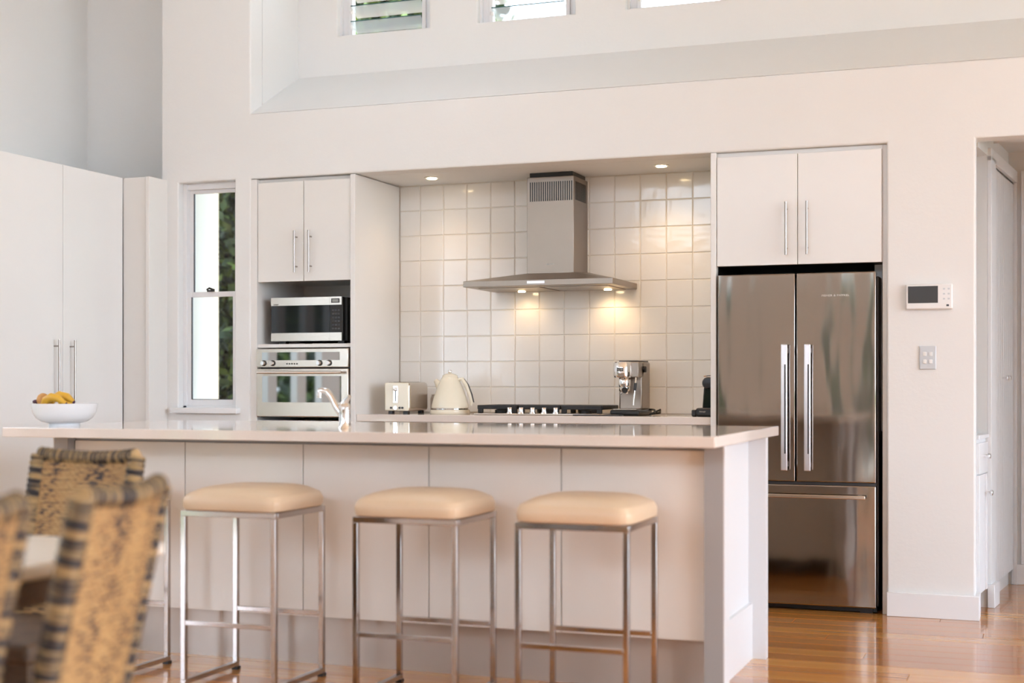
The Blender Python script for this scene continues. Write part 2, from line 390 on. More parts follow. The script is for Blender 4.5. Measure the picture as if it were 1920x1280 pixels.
# ---------------- windows ----------------
w1 = struct('window_1', B((-4.769, -4.386, 7.29, 7.345, 2.285, 2.322), (-4.769, -4.745, 7.28, 7.35, .99, 2.322), (-4.41, -4.386, 7.28, 7.35, .99, 2.322), (-4.769, -4.386, 7.28, 7.35, .975, 1.01)), 'trim', bevel=.002)
def sash(name, z0, z1, y, zr0=.03, zr1=.03):
    f = obj(name, B((-4.745, -4.718, y, y + .022, z0, z1), (-4.437, -4.41, y, y + .022, z0, z1), (-4.718, -4.437, y, y + .022, z0, z0 + zr0), (-4.718, -4.437, y, y + .022, z1 - zr1, z1)), 'trim', w1, bevel=.001)
    obj('pane', B(-4.718, -4.437, y + .009, y + .013, z0 + zr0, z1 - zr1), 'glass', f)
    obj('gasket', B((-4.7185, -4.7125, y - .001, y + .008, z0 + zr0, z1 - zr1), (-4.7125, -4.437, y - .001, y + .006, z0 + zr0, z0 + zr0 + .003)), 'darkgrey', f)
    return f
up = sash('upper_sash', 1.655, 2.285, 7.315, .02, .02); lo = sash('lower_sash', 1.01, 1.68, 7.29, .035, .03)
lt = B(-4.605, -4.565, 7.278, 7.30, 1.680, 1.690); tube([(-4.60, 7.27, 1.69), (-4.585, 7.27, 1.70), (-4.55, 7.272, 1.688)], .006, 8, lt)
obj('latch', lt, 'black', lo)
obj('window_sill', B(-4.80, -4.35, 7.185, 7.30, .965, .997), 'trim', w1, bevel=.003)
for i, (a, b) in enumerate(hx):
    w = struct('window_%d' % (i + 2), B((a, a + .012, 7.84, 7.92, 3.253, 4.05), (b - .012, b, 7.84, 7.92, 3.253, 4.05), (a, b, 7.84, 7.92, 3.253, 3.265), (a, b, 7.84, 7.92, 4.038, 4.05)), 'trim')
    obj('side_rail', B((a + .05, a + .075, 7.855, 7.9, 3.262, 4.04)), 'trim', w, bevel=.003)
    obj('side_rail', B((b - .075, b - .05, 7.855, 7.9, 3.262, 4.04)), 'trim', w, bevel=.003)
    obj('side_fill', B((a + .01, a + .05, 7.87, 7.9, 3.262, 4.04), (b - .05, b - .01, 7.87, 7.9, 3.262, 4.04)), 'trim', w)
    for k in range(8):
        z = 3.318 + k * .094
        bl = B(a + .075, b - .075, -.052, .052, -.003, .003)
        t = Matrix.Translation((0, 7.878, z)) @ Matrix.Rotation(R(-30), 4, 'X')
        for v in bl.verts: v.co = t @ Vector(v.co)
        # blades stand tilted outwards: the lower edge is towards the garden side
        o = obj('louvre_blade', bl, 'blade', w)
        eb = B(a + .075, b - .075, -.0545, -.052, -.0032, .0032)
        for v in eb.verts: v.co = t @ Vector(v.co)
        obj('blade_edge', eb, 'bladeedge', o)
        cl = lathe([(.014, -.01), (.018, 0), (.014, .01)], 12, (a + .068, 7.865, z), 'x'); obj('blade_clip', cl, 'white', o, smooth=True)

# ---------------- outside ----------------
struct('ground', B(-40, 40, -40, 40, -.6, -.26), 'lawn')
struct('terrace', B((6.62, 12, -6, 13, -.26, -.05), (-6, 9, -8, -4.2, -.26, -.05)), 'paving')
wx = thing('neighbouring_wall', (-7.5, 10.1, -.26), 'white weatherboard house wall outside the narrow window', 'wall')
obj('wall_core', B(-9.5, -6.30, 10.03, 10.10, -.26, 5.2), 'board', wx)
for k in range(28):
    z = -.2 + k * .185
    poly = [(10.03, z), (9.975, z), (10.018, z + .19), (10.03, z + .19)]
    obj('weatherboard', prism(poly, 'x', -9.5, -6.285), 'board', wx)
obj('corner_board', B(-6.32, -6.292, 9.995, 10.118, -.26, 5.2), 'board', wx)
struct('added_shade_roof', B((-9.5, -4.2, 7.95, 10.02, 3.02, 3.12), (-6, 6.7, 7.94, 9.9, 4.2, 4.3)), 'board')  # unseen roofs added to dim the boards and keep sun off the louvres
def hedge(name, lab, cat, x0, x1, y0, y1, z0, z1, n, s=.06, group=None, core=True):
    root = thing(name, ((x0 + x1) / 2, (y0 + y1) / 2, z0), lab, cat, group=group)
    bm = bmesh.new()
    for i in range(n):
        # denser towards the faces
        px = random.uniform(x0, x1); py = random.uniform(y0, y1); pz = random.uniform(z0, z1)
        d = Vector((random.gauss(0, 1), random.gauss(0, 1), random.gauss(0, 1) - .3)).normalized()
        e = d.cross(Vector((random.gauss(0, 1), random.gauss(0, 1), random.gauss(0, 1)))).normalized(); l = s * random.uniform(.6, 1.5)
        c = Vector((px, py, pz)); q = [c, c + d * l * .5 + e * l * .28, c + d * l, c + d * l * .5 - e * l * .28]
        bm.faces.new([bm.verts.new(t) for t in q])
    f = obj('foliage', bm, 'leaf', root); f['kind'] = 'stuff'
    if core: obj('dark_backing', B(x0 + .1, x1 - .1, (y0 + y1) / 2 + .15, (y0 + y1) / 2 + .4, z0, z1 - .2), 'darkleaf', root)  # dark box painted as the shade inside the hedge, closes bright gaps
    for i in range(max(2, int((x1 - x0) / 1.2))):
        bx_ = x0 + (i + .5) * (x1 - x0) / max(2, int((x1 - x0) / 1.2)); my = (y0 + y1) / 2
        obj('stem', tube([(bx_, my, z0), (bx_ + .1, my + .05, (z0 + z1) / 2), (bx_ - .05, my, z1 - .1)], [.07, .05, .02], 8), 'darkwicker', root, smooth=True)
    return root
hedge('garden_hedge', 'tall green hedge outside the narrow window', 'hedge', -9.5, -4.8, 11.2, 12.6, -.26, 5.6, 42000, .12)
hedge('treetop', 'green tree crown beyond the left louvre window', 'tree', -9.5, -5.6, 14.2, 15.2, 3.2, 6.3, 9000, .16, core=False)
hedge('garden_hedge', 'long green hedge across the terrace behind the viewer', 'hedge', -9, 5, -10.2, -9.2, -.26, 3.0, 14000, .17)
hedge('garden_hedge', 'long green hedge outside the left glazed doors', 'hedge', -9.6, -8.6, -3.5, 7.5, -.26, 3.4, 24000, .17)

# ---------------- tall pantry cupboards on the left ----------------
HZ = 2.340
p = thing('pantry_cupboard', (-5.33, 6.3, 0), 'tall white pantry cupboard with two flat doors along the left wall', 'cupboard')
obj('carcass', B(-5.645, -5.05, 5.975, 7.06, .0, HZ - .004), 'pantry', p)
def dslab(y0, y1): return B(-5.05, -5.03, y0 + .0018, y1 - .0018, .1, HZ)
def bar_handle(par, x, y, z0, z1, ax):  # ax: outward direction (unit vector)
    a = Vector(ax); c0 = Vector((x, y, z0)); c1 = Vector((x, y, z1)); st = .034
    bm = tube([c0 + a * st, c1 + a * st], .006, 12)
    for z in (z0 + .035, z1 - .035): tube([Vector((x, y, z)), Vector((x, y, z)) + a * st], .0045, 10, bm)
    return obj('handle', bm, 'handle', par, smooth=True)
obj('end_panel', B(-5.645, -5.03, 5.955, 5.974, 0, HZ), 'pantry', p, bevel=.0015)
d1 = obj('door', dslab(5.975, 6.505), 'pantry', p, bevel=.0015)
d2 = obj('door', dslab(6.505, 7.05), 'pantry', p, bevel=.0015)
bar_handle(d1, -5.03, 6.43, .88, 1.378, (1, 0, 0)); bar_handle(d2, -5.03, 6.525 + .04, .88, 1.378, (1, 0, 0))
f = thing('filler_panel', (-4.95, 7.1, 0), 'narrow white filler panels between the pantry doors and the window wall', 'panel')
obj('front_panel', B(-5.03, -4.868, 7.055, 7.10, 0, HZ), 'laminate', f, bevel=.0015)
obj('side_panel', B(-4.866, -4.842, 7.04, 7.226, 0, HZ), 'laminate', f, bevel=.0015)

# ---------------- oven tower ----------------
T = thing('oven_tower', (-3.94, 7.5, 0), 'tall white oven tower cabinet with two overhead doors and open microwave shelf', 'cabinet')
obj('carcass', B((-4.283, -4.243, 7.235, 7.82, 0, 2.318), (-4.243, -3.642, 7.80, 7.825, 0, 2.31), (-4.243, -3.642, 7.27, 7.8, 2.296, 2.318), (-4.243, -3.642, 7.262, 7.8, 1.735, 1.755), (-4.243, -3.642, 7.27, 7.8, .02, .12)), 'laminate', T)
obj('side_panel', B(-3.642, -3.612, 7.232, 7.825, 0, 2.3175), 'laminate', T, bevel=.002)
obj('shelf', B(-4.243, -3.642, 7.242, 7.8, 1.345, 1.366), 'laminate', T, bevel=.002)
obj('plinth', B(-4.243, -3.642, 7.3, 7.32, 0, .1), 'laminate', T)
for a, b, hxx in ((-4.240, -3.944, -3.985), (-3.940, -3.644, -3.893)):
    d = obj('door', B(a, b, 7.24, 7.26, 1.724, 2.296), 'laminate', T, bevel=.0015)
    bar_handle(d, hxx, 7.24, 1.772, 2.010, (0, -1, 0))
obj('drawer', B(-4.240, -3.644, 7.24, 7.26, .11, .928), 'laminate', T, bevel=.0015)
# wall oven
O = thing('wall_oven', (-3.942, 7.5, .94), 'built-in stainless steel oven in the white tower below the microwave', 'oven')
obj('body', B(-4.232, -3.652, 7.26, 7.78, .945, 1.34), 'black', O)
cp = obj('control_panel', B(-4.236, -3.648, 7.215, 7.262, 1.232, 1.338), 'steel', O, bevel=.003)
obj('display', B(-4.198, -3.70, 7.2135, 7.217, 1.272, 1.318), 'ovenglass', cp)
for x in (-4.186, -4.128, -3.826, -3.766):
    k = lathe([(.013, 0), (.013, -.016), (.011, -.022)], 20, (x, 7.215, 1.256), 'y'); k = obj('knob', k, 'chrome', O, smooth=True)
    obj('knob_ring', lathe([(.017, 0), (.017, -.004)], 20, (x, 7.2148, 1.256), 'y'), 'black', k, smooth=True)
for i in range(5):
    obj('button', lathe([(.004, 0), (.004, -.004)], 10, (-4.035 + i * .016, 7.215, 1.252), 'y'), 'black', O, smooth=True)
dd = obj('door', B(-4.236, -3.648, 7.215, 7.262, .95, 1.224), 'steel', O, bevel=.004)
obj('door_glass', B(-4.196, -3.690, 7.2130, 7.217, 1.032, 1.182), 'ovenglass', dd)
hb = tube([(-4.21, 7.178, 1.203), (-3.674, 7.178, 1.203)], .008, 14)
for x in (-4.19, -3.694): tube([(x, 7.178, 1.203), (x, 7.215, 1.203)], .006, 10, hb)
obj('handle', hb, 'steel', dd, smooth=True)
# microwave
mw = thing('microwave', (-3.95, 7.5, 1.366), 'stainless and black microwave oven standing on the open shelf', 'microwave')
obj('case', B(-4.172, -3.70, 7.31, 7.70, 1.384, 1.632), 'black', mw, bevel=.004)
obj('door', B(-4.178, -3.80, 7.285, 7.31, 1.384, 1.634), 'blackgloss', mw, bevel=.002)
obj('control_panel', B(-3.799, -3.715, 7.285, 7.31, 1.384, 1.634), 'blackgloss', mw, bevel=.002)
obj('steel_trim', B((-4.178, -3.8, 7.282, 7.286, 1.588, 1.634), (-4.178, -3.8, 7.282, 7.286, 1.384, 1.430), (-3.799, -3.722, 7.282, 7.286, 1.588, 1.634), (-3.799, -3.722, 7.282, 7.286, 1.384, 1.430)), 'steel', mw)
obj('display', B(-3.788, -3.735, 7.2805, 7.284, 1.599, 1.624), 'darkgrey', mw); obj('screen', B(-3.780, -3.743, 7.279, 7.2815, 1.604, 1.619), 'lcd', mw)
for i in range(3):
    for j in range(6): obj('button', B(-3.784 + i * .018, -3.771 + i * .018, 7.2838, 7.2855, 1.448 + j * .021, 1.457 + j * .021), 'darkgrey', mw)
for x in (-4.15, -3.77):
    for y in (7.33, 7.62): obj('foot', B(x, x + .04, y, y + .04, 1.366, 1.386), 'black', mw)
text('lettering', 'SHARP', .011, 'darktext', mw, (-4.145, 7.2815, 1.594))

# ---------------- niche: bench, base cabinets, hood ----------------
bc = thing('base_cabinet', (-2.6, 7.5, 0), 'white base cabinet under the back worktop between oven tower and fridge', 'cabinet')
obj('carcass', B(-3.61, -1.587, 7.30, 7.82, .12, .925), 'laminate', bc)
obj('plinth', B(-3.61, -1.587, 7.34, 7.36, 0, .12), 'laminate', bc)
for k in range(4):
    a = -3.61 + k * .5057; d = obj('door', B(a + .002, a + .5037, 7.275, 7.298, .13, .90), 'laminate', bc, bevel=.0015)
    bar_handle(d, a + (.45 if k % 2 == 0 else .055), 7.275, .62, .86, (0, -1, 0))
wt = tag(obj('worktop', B(-3.611, -1.586, 7.245, 7.828, .926, .9665), 'stone', None, bevel=.003), 'cream stone worktop along the tiled back wall', 'worktop')

H = thing('range_hood', (-2.566, 7.7, 1.66), 'stainless steel chimney range hood on the tiled wall', 'range hood')
hxl, hxr, hy0, hy1 = -2.996, -2.137, 7.33, 7.827
obj('chimney', B(-2.707, -2.43, 7.57, 7.827, 1.742, 2.296), 'hood', H, bevel=.003)
obj('duct_gap', B(-2.695, -2.442, 7.585, 7.82, 2.296, 2.322), 'black', H)
cb = bmesh.new()
lo_ = [cb.verts.new(q) for q in ((hxl, hy0, 1.704), (hxr, hy0, 1.704), (hxr, hy1, 1.704), (hxl, hy1, 1.704))]
hi_ = [cb.verts.new(q) for q in ((-2.71, 7.567, 1.757), (-2.427, 7.567, 1.757), (-2.427, hy1, 1.775), (-2.71, hy1, 1.775))]
for i in range(4): cb.faces.new((lo_[i], lo_[(i + 1) % 4], hi_[(i + 1) % 4], hi_[i]))
cb.faces.new(hi_); cb.faces.new(lo_[::-1]); bmesh.ops.recalc_face_normals(cb, faces=cb.faces)
obj('canopy', cb, 'hood', H)
obj('canopy_rim', B(hxl, hxr, hy0, hy1, 1.672, 1.7045), 'hood', H, bevel=.002)
obj('control_strip', B(-2.62, -2.52, hy0 - .003, hy0, 1.683, 1.697), 'alu', H)
for a, b in ((-2.94, -2.58), (-2.555, -2.19)): obj('grease_filter', B(a, b, 7.42, 7.78, 1.668, 1.673), 'hood', H)
for i in range(20):
    x = -2.689 + i * .0128; obj('vent_slot', B(x, x + .0062, 7.5685, 7.572, 2.160, 2.268), 'black', H)
for i in range(9):
    y = 7.60 + i * .022; obj('vent_slot', B(-2.4315, -2.4285, y, y + .012, 2.165, 2.268), 'black', H)
text('lettering', 'BAUMATIC', .010, 'text', H, (-2.568, 7.569, 1.806), width=.045)
for x in (-2.785, -2.272):
    l = obj('lamp', lathe([(.03, 0), (.03, -.004), (.022, -.006)], 20, (x, 7.70, 1.672)), 'chrome', H, smooth=True)
    obj('lamp_lens', lathe([(.022, 0), (.02, -.004)], 18, (x, 7.70, 1.6665)), 'lamp', l)
    sp = bpy.data.lights.new('hood_bulb', 'SPOT'); so = bpy.data.objects.new('hood_bulb', sp); C.objects.link(so); so.parent = H
    so.location = (x + 2.566, 0, 1.655 - 1.66); sp.energy = 1.1 if x > -2.5 else .6; sp.color = (1, .66, .34); sp.spot_size = R(125); sp.spot_blend = .9; sp.shadow_soft_size = .02
    so.rotation_euler = (R(24), 0, 0)
for x, y, lab in ((-3.276, 7.542, 'left recessed downlight in the kitchen niche ceiling'), (-1.925, 7.546, 'right recessed downlight in the kitchen niche ceiling')):
    dl = thing('downlight', (x, y, 2.3225), lab, 'light')
    obj('bezel', lathe([(.042, 0), (.042, -.004), (.03, -.006)], 24, (x, y, 2.3222)), 'white', dl, smooth=True)
    obj('lens', lathe([(.028, 0), (.028, -.003)], 20, (x, y, 2.3165)), 'lamp', dl)
    sp = bpy.data.lights.new('downlight_bulb', 'SPOT'); so = bpy.data.objects.new('downlight_bulb', sp); C.objects.link(so); so.parent = dl
    so.location = (0, 0, -.02); sp.energy = 5.5 if x > -2.5 else 2.5; sp.color = (1, .72, .45); sp.spot_size = R(130); sp.spot_blend = 1; sp.shadow_soft_size = .05

# ---------------- things on the back worktop ----------------
BZ = .9668
# gas cooktop
ct = thing('gas_cooktop', (-2.57, 7.55, BZ), 'black gas cooktop with steel knobs set in the back worktop', 'cooktop')
obj('plate', B(-2.945, -2.195, 7.36, 7.79, BZ, BZ + .008), 'steel', ct, bevel=.003)
tv = []
for cx in (-2.838, -2.592, -2.346):
    w = .113
    t = bmesh.new()
    for s in (-1, 1):
        box(t, cx - w, cx + w, 7.60 + s * .155 - .007, 7.60 + s * .155 + .007, BZ + .030, BZ + .052)
        box(t, cx + s * w - .007, cx + s * w + .007, 7.445, 7.755, BZ + .030, BZ + .052)
        for s2 in (-1, 1): box(t, cx + s * (w - .012) - .014, cx + s * (w - .012) + .014, 7.60 + s2 * .15 - .01, 7.60 + s2 * .15 + .01, BZ + .008, BZ + .034)
    for k in range(5):
        xx = cx - w + .03 + k * .044; box(t, xx, xx + .01, 7.45, 7.75, BZ + .036, BZ + .052)
    obj('trivet', t, 'iron', ct, bevel=.003)
for cx, cy, r in ((-2.838, 7.52, .04), (-2.838, 7.68, .03), (-2.592, 7.6, .055), (-2.346, 7.52, .035), (-2.346, 7.68, .04)):
    obj('burner', lathe([(r, 0), (r, .016), (r * .8, .018), (r * .8, .026), (.004, .028)], 24, (cx, cy, BZ + .008)), 'iron', ct, smooth=True)
for k in range(5):
    x = -2.745 + k * .067
    obj('knob', lathe([(.019, 0), (.018, .006), (.014, .008), (.0135, .030), (.012, .033)], 20, (x, 7.395, BZ + .008)), 'chrome', ct, smooth=True)
# toaster
to = thing('toaster', (-3.423, 7.5, BZ), 'cream two-slice toaster with chrome lever beside the oven tower', 'toaster')
obj('body', B(-3.500, -3.348, 7.385, 7.66, BZ + .014, BZ + .18), 'steel', to, bevel=.022, seg=4)
obj('front_plate', B(-3.497, -3.351, 7.376, 7.392, BZ + .018, BZ + .177), 'cream', to, bevel=.006)
obj('slot', B((-3.462, -3.435, 7.42, 7.62, BZ + .1785, BZ + .1815), (-3.413, -3.386, 7.42, 7.62, BZ + .1785, BZ + .1815)), 'black', to)
lv = obj('lever_track', B(-3.443, -3.413, 7.372, 7.377, BZ + .062, BZ + .160), 'chrome', to, bevel=.0024)
obj('lever_slit', B(-3.431, -3.425, 7.3712, 7.3722, BZ + .070, BZ + .150), 'black', lv)
obj('lever', ball((-3.428, 7.362, BZ + .140), .011, 14), 'chrome', lv, smooth=True)
for x, r in ((-3.455, .006), (-3.428, .011), (-3.402, .006), (-3.385, .006)):
    obj('dial', lathe([(r, 0), (r, -.008)], 16, (x, 7.376, BZ + .035), 'y'), 'darkgrey' if r < .01 else 'chrome', to, smooth=True)
for x in (-3.485, -3.39):
    for y in (7.40, 7.60): obj('foot', B(x, x + .025, y, y + .03, BZ, BZ + .016), 'black', to)
# kettle
kx, ky = -3.165, 7.545
ke = thing('kettle', (kx, ky, BZ), 'cream retro kettle with domed lid on the back worktop', 'kettle')
obj('base', lathe([(.112, 0), (.115, .006), (.113, .022), (.10, .026)], 36, (kx, ky, BZ)), 'cream', ke, smooth=True)
obj('body', lathe([(.100, 0), (.108, .006), (.106, .022), (.092, .07), (.074, .12), (.055, .165), (.046, .180), (.03, .186)], 36, (kx, ky, BZ + .028)), 'cream', ke, smooth=True)
obj('band', lathe([(.1075, 0), (.1075, .004)], 36, (kx, ky, BZ + .026)), 'chrome', ke, smooth=True)
obj('lid', lathe([(.045, 0), (.043, .012), (.03, .020), (.01, .024)], 28, (kx, ky, BZ + .206)), 'cream', ke, smooth=True)
obj('lid_knob', ball((kx, ky, BZ + .240), .012, 16), 'chrome', ke, smooth=True)
obj('spout', tube([(kx - .055, ky, BZ + .150), (kx - .078, ky, BZ + .178), (kx - .090, ky, BZ + .192)], [.03, .018, .012], 14), 'cream', ke, smooth=True)
obj('handle', tube([(kx + .045, ky, BZ + .192), (kx + .075, ky, BZ + .198), (kx + .10, ky, BZ + .165), (kx + .122, ky, BZ + .11), (kx + .135, ky, BZ + .062), (kx + .128, ky, BZ + .05)], [.010, .012, .012, .011, .010, .008], 12), 'cream', ke, smooth=True)
obj('handle_inlay', tube([(kx + .086, ky, BZ + .198), (kx + .112, ky, BZ + .165), (kx + .134, ky, BZ + .11), (kx + .146, ky, BZ + .065)], [.004, .005, .005, .004], 8), 'darkgrey', ke, smooth=True)
ja = thing('taupe_form', (-3.29, 7.70, BZ), 'small taupe jar between the toaster and the cream kettle', 'form')  # small rounded taupe form next to the toaster
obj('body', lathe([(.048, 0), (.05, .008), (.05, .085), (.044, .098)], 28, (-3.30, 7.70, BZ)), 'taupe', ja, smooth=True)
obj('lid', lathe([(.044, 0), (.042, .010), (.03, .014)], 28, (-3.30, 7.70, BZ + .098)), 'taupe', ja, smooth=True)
# espresso machine
ex = thing('espresso_machine', (-2.1, 7.5, BZ), 'slim stainless espresso machine with steam wand right of the cooktop', 'coffee machine')
obj('body', B(-2.158, -2.028, 7.53, 7.70, BZ + .03, BZ + .290), 'hood', ex, bevel=.008)
obj('head', B(-2.158, -2.028, 7.46, 7.56, BZ + .205, BZ + .290), 'hood', ex, bevel=.006)
obj('head_front', lathe([(.048, 0), (.052, .01), (.052, .075), (.046, .085)], 30, (-2.118, 7.462, BZ + .205)), 'chrome', ex, smooth=True)
obj('cup_tray', B(-2.15, -2.036, 7.50, 7.69, BZ + .290, BZ + .297), 'black', ex, bevel=.002)
obj('group_head', lathe([(.030, 0), (.034, .01), (.034, .045), (.03, .052)], 26, (-2.112, 7.48, BZ + .152)), 'chrome', ex, smooth=True)
pf = obj('portafilter', lathe([(.028, 0), (.032, .006), (.032, .022)], 26, (-2.112, 7.48, BZ + .130)), 'chrome', ex, smooth=True)
obj('handle', tube([(-2.112, 7.455, BZ + .143), (-2.095, 7.41, BZ + .141), (-2.076, 7.355, BZ + .137)], [.008, .014, .016], 14), 'black', pf, smooth=True)
obj('spout', tube([(-2.125, 7.48, BZ + .13), (-2.128, 7.475, BZ + .115)], .006, 8, tube([(-2.10, 7.48, BZ + .13), (-2.097, 7.475, BZ + .115)], .006, 8)), 'chrome', pf, smooth=True)
obj('drip_tray', B(-2.180, -2.015, 7.42, 7.70, BZ, BZ + .032), 'black', ex, bevel=.012, seg=3)
obj('drip_grille', B(-2.165, -2.035, 7.435, 7.53, BZ + .032, BZ + .035), 'steel', ex)
obj('steam_wand', tube([(-2.045, 7.47, BZ + .215), (-2.045, 7.455, BZ + .17), (-2.052, 7.45, BZ + .09), (-2.055, 7.45, BZ + .055)], .0045, 10), 'chrome', ex, smooth=True)
obj('wand_grip', tube([(-2.045, 7.457, BZ + .175), (-2.048, 7.453, BZ + .135)], .008, 10), 'black', ex, smooth=True)
obj('steam_dial', lathe([(.017, 0), (.017, .014), (.014, .016)], 20, (-2.028, 7.56, BZ + .25), 'x'), 'black', ex, smooth=True)
obj('badge', B(-2.136, -2.100, 7.4085, 7.4105, BZ + .240, BZ + .256), 'blackgloss', ex, bevel=.0009)
text('lettering', 'DeLonghi', .009, 'text', ex, (-2.118, 7.408, BZ + .248), width=.03)
obj('power_cord', tube([(-2.02, 7.66, BZ + .03), (-1.99, 7.62, BZ + .03), (-1.965, 7.56, BZ + .028), (-1.955, 7.52, BZ + .010), (-1.975, 7.50, BZ + .007), (-1.955, 7.545, BZ + .02), (-1.94, 7.58, BZ + .03), (-1.95, 7.62, BZ + .012), (-1.99, 7.63, BZ + .008)], .0055, 8), 'black', ex, smooth=True)
tag(obj('slate_mat', B(-2.36, -2.10, 7.33, 7.415, BZ, BZ + .006), 'darkgrey', None, bevel=.002), 'thin dark mat lying in front of the espresso machine', 'mat')
# capsule machine
cm = thing('capsule_machine', (-1.655, 7.40, BZ), 'black capsule coffee machine with round head beside the fridge panel', 'coffee machine')
obj('base', B(-1.690, -1.600, 7.34, 7.50, BZ, BZ + .045), 'black', cm, bevel=.012, seg=3)
obj('column', prism([(-1.672, BZ + .04), (-1.603, BZ + .04), (-1.612, BZ + .155), (-1.664, BZ + .155)], 'y', 7.42, 7.52), 'blackgloss', cm, bevel=.008)
obj('head', lathe([(.006, -.052), (.026, -.05), (.032, -.04), (.032, .06), (.024, .07)], 28, (-1.638, 7.45, BZ + .175), 'y'), 'black', cm, smooth=True)
obj('lever', tube([(-1.665, 7.43, BZ + .212), (-1.64, 7.425, BZ + .216), (-1.61, 7.43, BZ + .216)], .004, 8), 'chrome', cm, smooth=True)
obj('cup_stand', B(-1.716, -1.69, 7.36, 7.41, BZ, BZ + .035), 'black', cm, bevel=.006)
text('lettering', 'DeLonghi', .010, 'text', cm, (-1.652, 7.339, BZ + .026), width=.032)

# ---------------- fridge and cabinet above ----------------
fc = thing('fridge_cabinet', (-1.14, 7.5, 0), 'white two-door overhead cabinet framing the fridge', 'cabinet')
obj('side_panel', B(-1.585, -1.556, 7.229, 7.82, 0, 2.3205), 'laminate', fc, bevel=.002)
obj('side_panel', B(-.730, -.707, 7.262, 7.82, 0, 2.3205), 'laminate', fc, bevel=.002)
obj('carcass', B((-1.556, -.73, 7.26, 7.82, 1.742, 2.3), (-1.556, -.73, 7.262, 7.82, 2.3, 2.3205)), 'laminate', fc)
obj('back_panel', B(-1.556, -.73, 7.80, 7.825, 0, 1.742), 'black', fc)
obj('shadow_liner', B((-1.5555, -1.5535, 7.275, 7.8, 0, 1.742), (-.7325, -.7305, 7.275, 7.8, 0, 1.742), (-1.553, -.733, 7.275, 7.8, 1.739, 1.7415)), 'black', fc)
for a, b, hxx in ((-1.553, -1.1445, -1.197), (-1.1415, -.733, -1.093)):
    d = obj('door', B(a, b, 7.236, 7.258, 1.739, 2.297), 'laminate', fc, bevel=.0015)
    bar_handle(d, hxx, 7.236, 1.785, 2.052, (0, -1, 0))
F = thing('refrigerator', (-1.15, 7.5, 0), 'stainless steel french-door refrigerator with bottom freezer drawer', 'refrigerator')
obj('cabinet', B(-1.538, -.750, 7.285, 7.78, .03, 1.672), 'darkgrey', F, bevel=.004)
for a, b, hx_ in ((-1.545, -1.1525, -1.2), (-1.1465, -.757, -1.085)):
    d = obj('door', B(a, b, 7.215, 7.282, .648, 1.692), 'fridge', F, bevel=.006, seg=3)
    h = bmesh.new(); box(h, hx_ - .016, hx_ + .016, 7.165, 7.185, .704, 1.336)
    box(h, hx_ - .010, hx_ + .010, 7.18, 7.216, .72, .75); box(h, hx_ - .010, hx_ + .010, 7.18, 7.216, 1.29, 1.32)
    h = obj('handle', h, 'alu', d, bevel=.004)
    obj('handle_inlay', B(hx_ + .002, hx_ + .009, 7.1635, 7.166, .79, 1.235), 'darkgrey', h)
dwr = obj('freezer_drawer', B(-1.545, -.757, 7.215, 7.282, .032, .634), 'fridge', F, bevel=.006, seg=3)
obj('drawer_rail', B(-1.545, -.757, 7.235, 7.282, .634, .648), 'darkgrey', F)
h = B(-1.50, -.804, 7.166, 7.182, .570, .588); box(h, -1.48, -1.46, 7.18, 7.216, .571, .587); box(h, -.845, -.825, 7.18, 7.216, .571, .587)
obj('handle', h, 'steel', dwr, bevel=.003)
for x in (-1.52, -.84): obj('foot', B(x, x + .06, 7.27, 7.33, 0, .032), 'black', F)
obj('kick_grille', B(-1.54, -.76, 7.29, 7.31, .004, .03), 'black', F)
text('lettering', 'FISHER & PAYKEL', .014, 'text', F, (-.953, 7.2145, 1.577), width=.135)

# ---------------- wall fittings ----------------
kp = thing('intercom_panel', (-.505, 7.2, 1.50), 'white wall intercom with grey screen left of the hallway opening', 'intercom')
obj('case', B(-.614, -.396, 7.198, WY, 1.500, 1.622), 'white', kp, bevel=.006)
obj('screen', B(-.603, -.463, 7.1965, 7.199, 1.530, 1.612), 'screen', kp)
for i in range(2):
    for j in range(3): obj('button', B(-.440 + i * .022, -.430 + i * .022, 7.1968, 7.199, 1.545 + j * .024, 1.553 + j * .024), 'greyplate', kp)
obj('button', B(-.424, -.412, 7.1965, 7.199, 1.513, 1.522), 'darkgrey', kp)
sw = thing('light_switch', (-.512, 7.22, 1.21), 'grey four-gang light switch plate below the intercom', 'switch')
obj('plate', B(-.551, -.473, 7.219, WY, 1.208, 1.322), 'greyplate', sw, bevel=.003)
for x in (-.526, -.498):
    for z in (1.246, 1.283): obj('rocker', B(x - .008, x + .008, 7.2155, 7.22, z - .010, z + .010), 'white', sw, bevel=.002)

# ---------------- hallway cupboards ----------------
hc = thing('hallway_cabinet', (-.3, 7.5, .15), 'low white hallway cabinet with drawer and grooved door', 'cabinet')
obj('carcass', corr(B(.005, .30, -.35, -.012, .09, .865)), 'trim', hc)
obj('top', corr(B(.002, .30, -.355, .006, .865, .885)), 'trim', hc, bevel=.002)
dw_ = obj('drawer', corr(B(.02, .275, -.012, .004, .692, .845)), 'trim', hc, bevel=.002)
dn = obj('door', corr(B((.02, .06, -.012, .004, .10, .686), (.235, .275, -.012, .004, .10, .686), (.06, .235, -.012, -.002, .10, .686))), 'trim', hc, bevel=.002)
def cknob(par, s, z, t0=.004):
    k = lathe([(.006, 0), (.006, .016), (.015, .020), (.015, .030), (.010, .034)], 18, (0, 0, 0))
    for v in k.verts: v.co = Vector((s + v.co.x, t0 + v.co.z, z + v.co.y))
    obj('knob', corr(k), 'chrome', par, smooth=True)
cknob(dw_, .15, .778); cknob(dn, .225, .59)
for n_, (s0, s1) in enumerate(((.47, .838), (.842, 1.205))):
    hcb = hc if False else None
tc_ = thing('linen_cupboard', (-.2, 8.2, .1), 'tall white hallway cupboard with vertical grooved doors', 'cupboard')
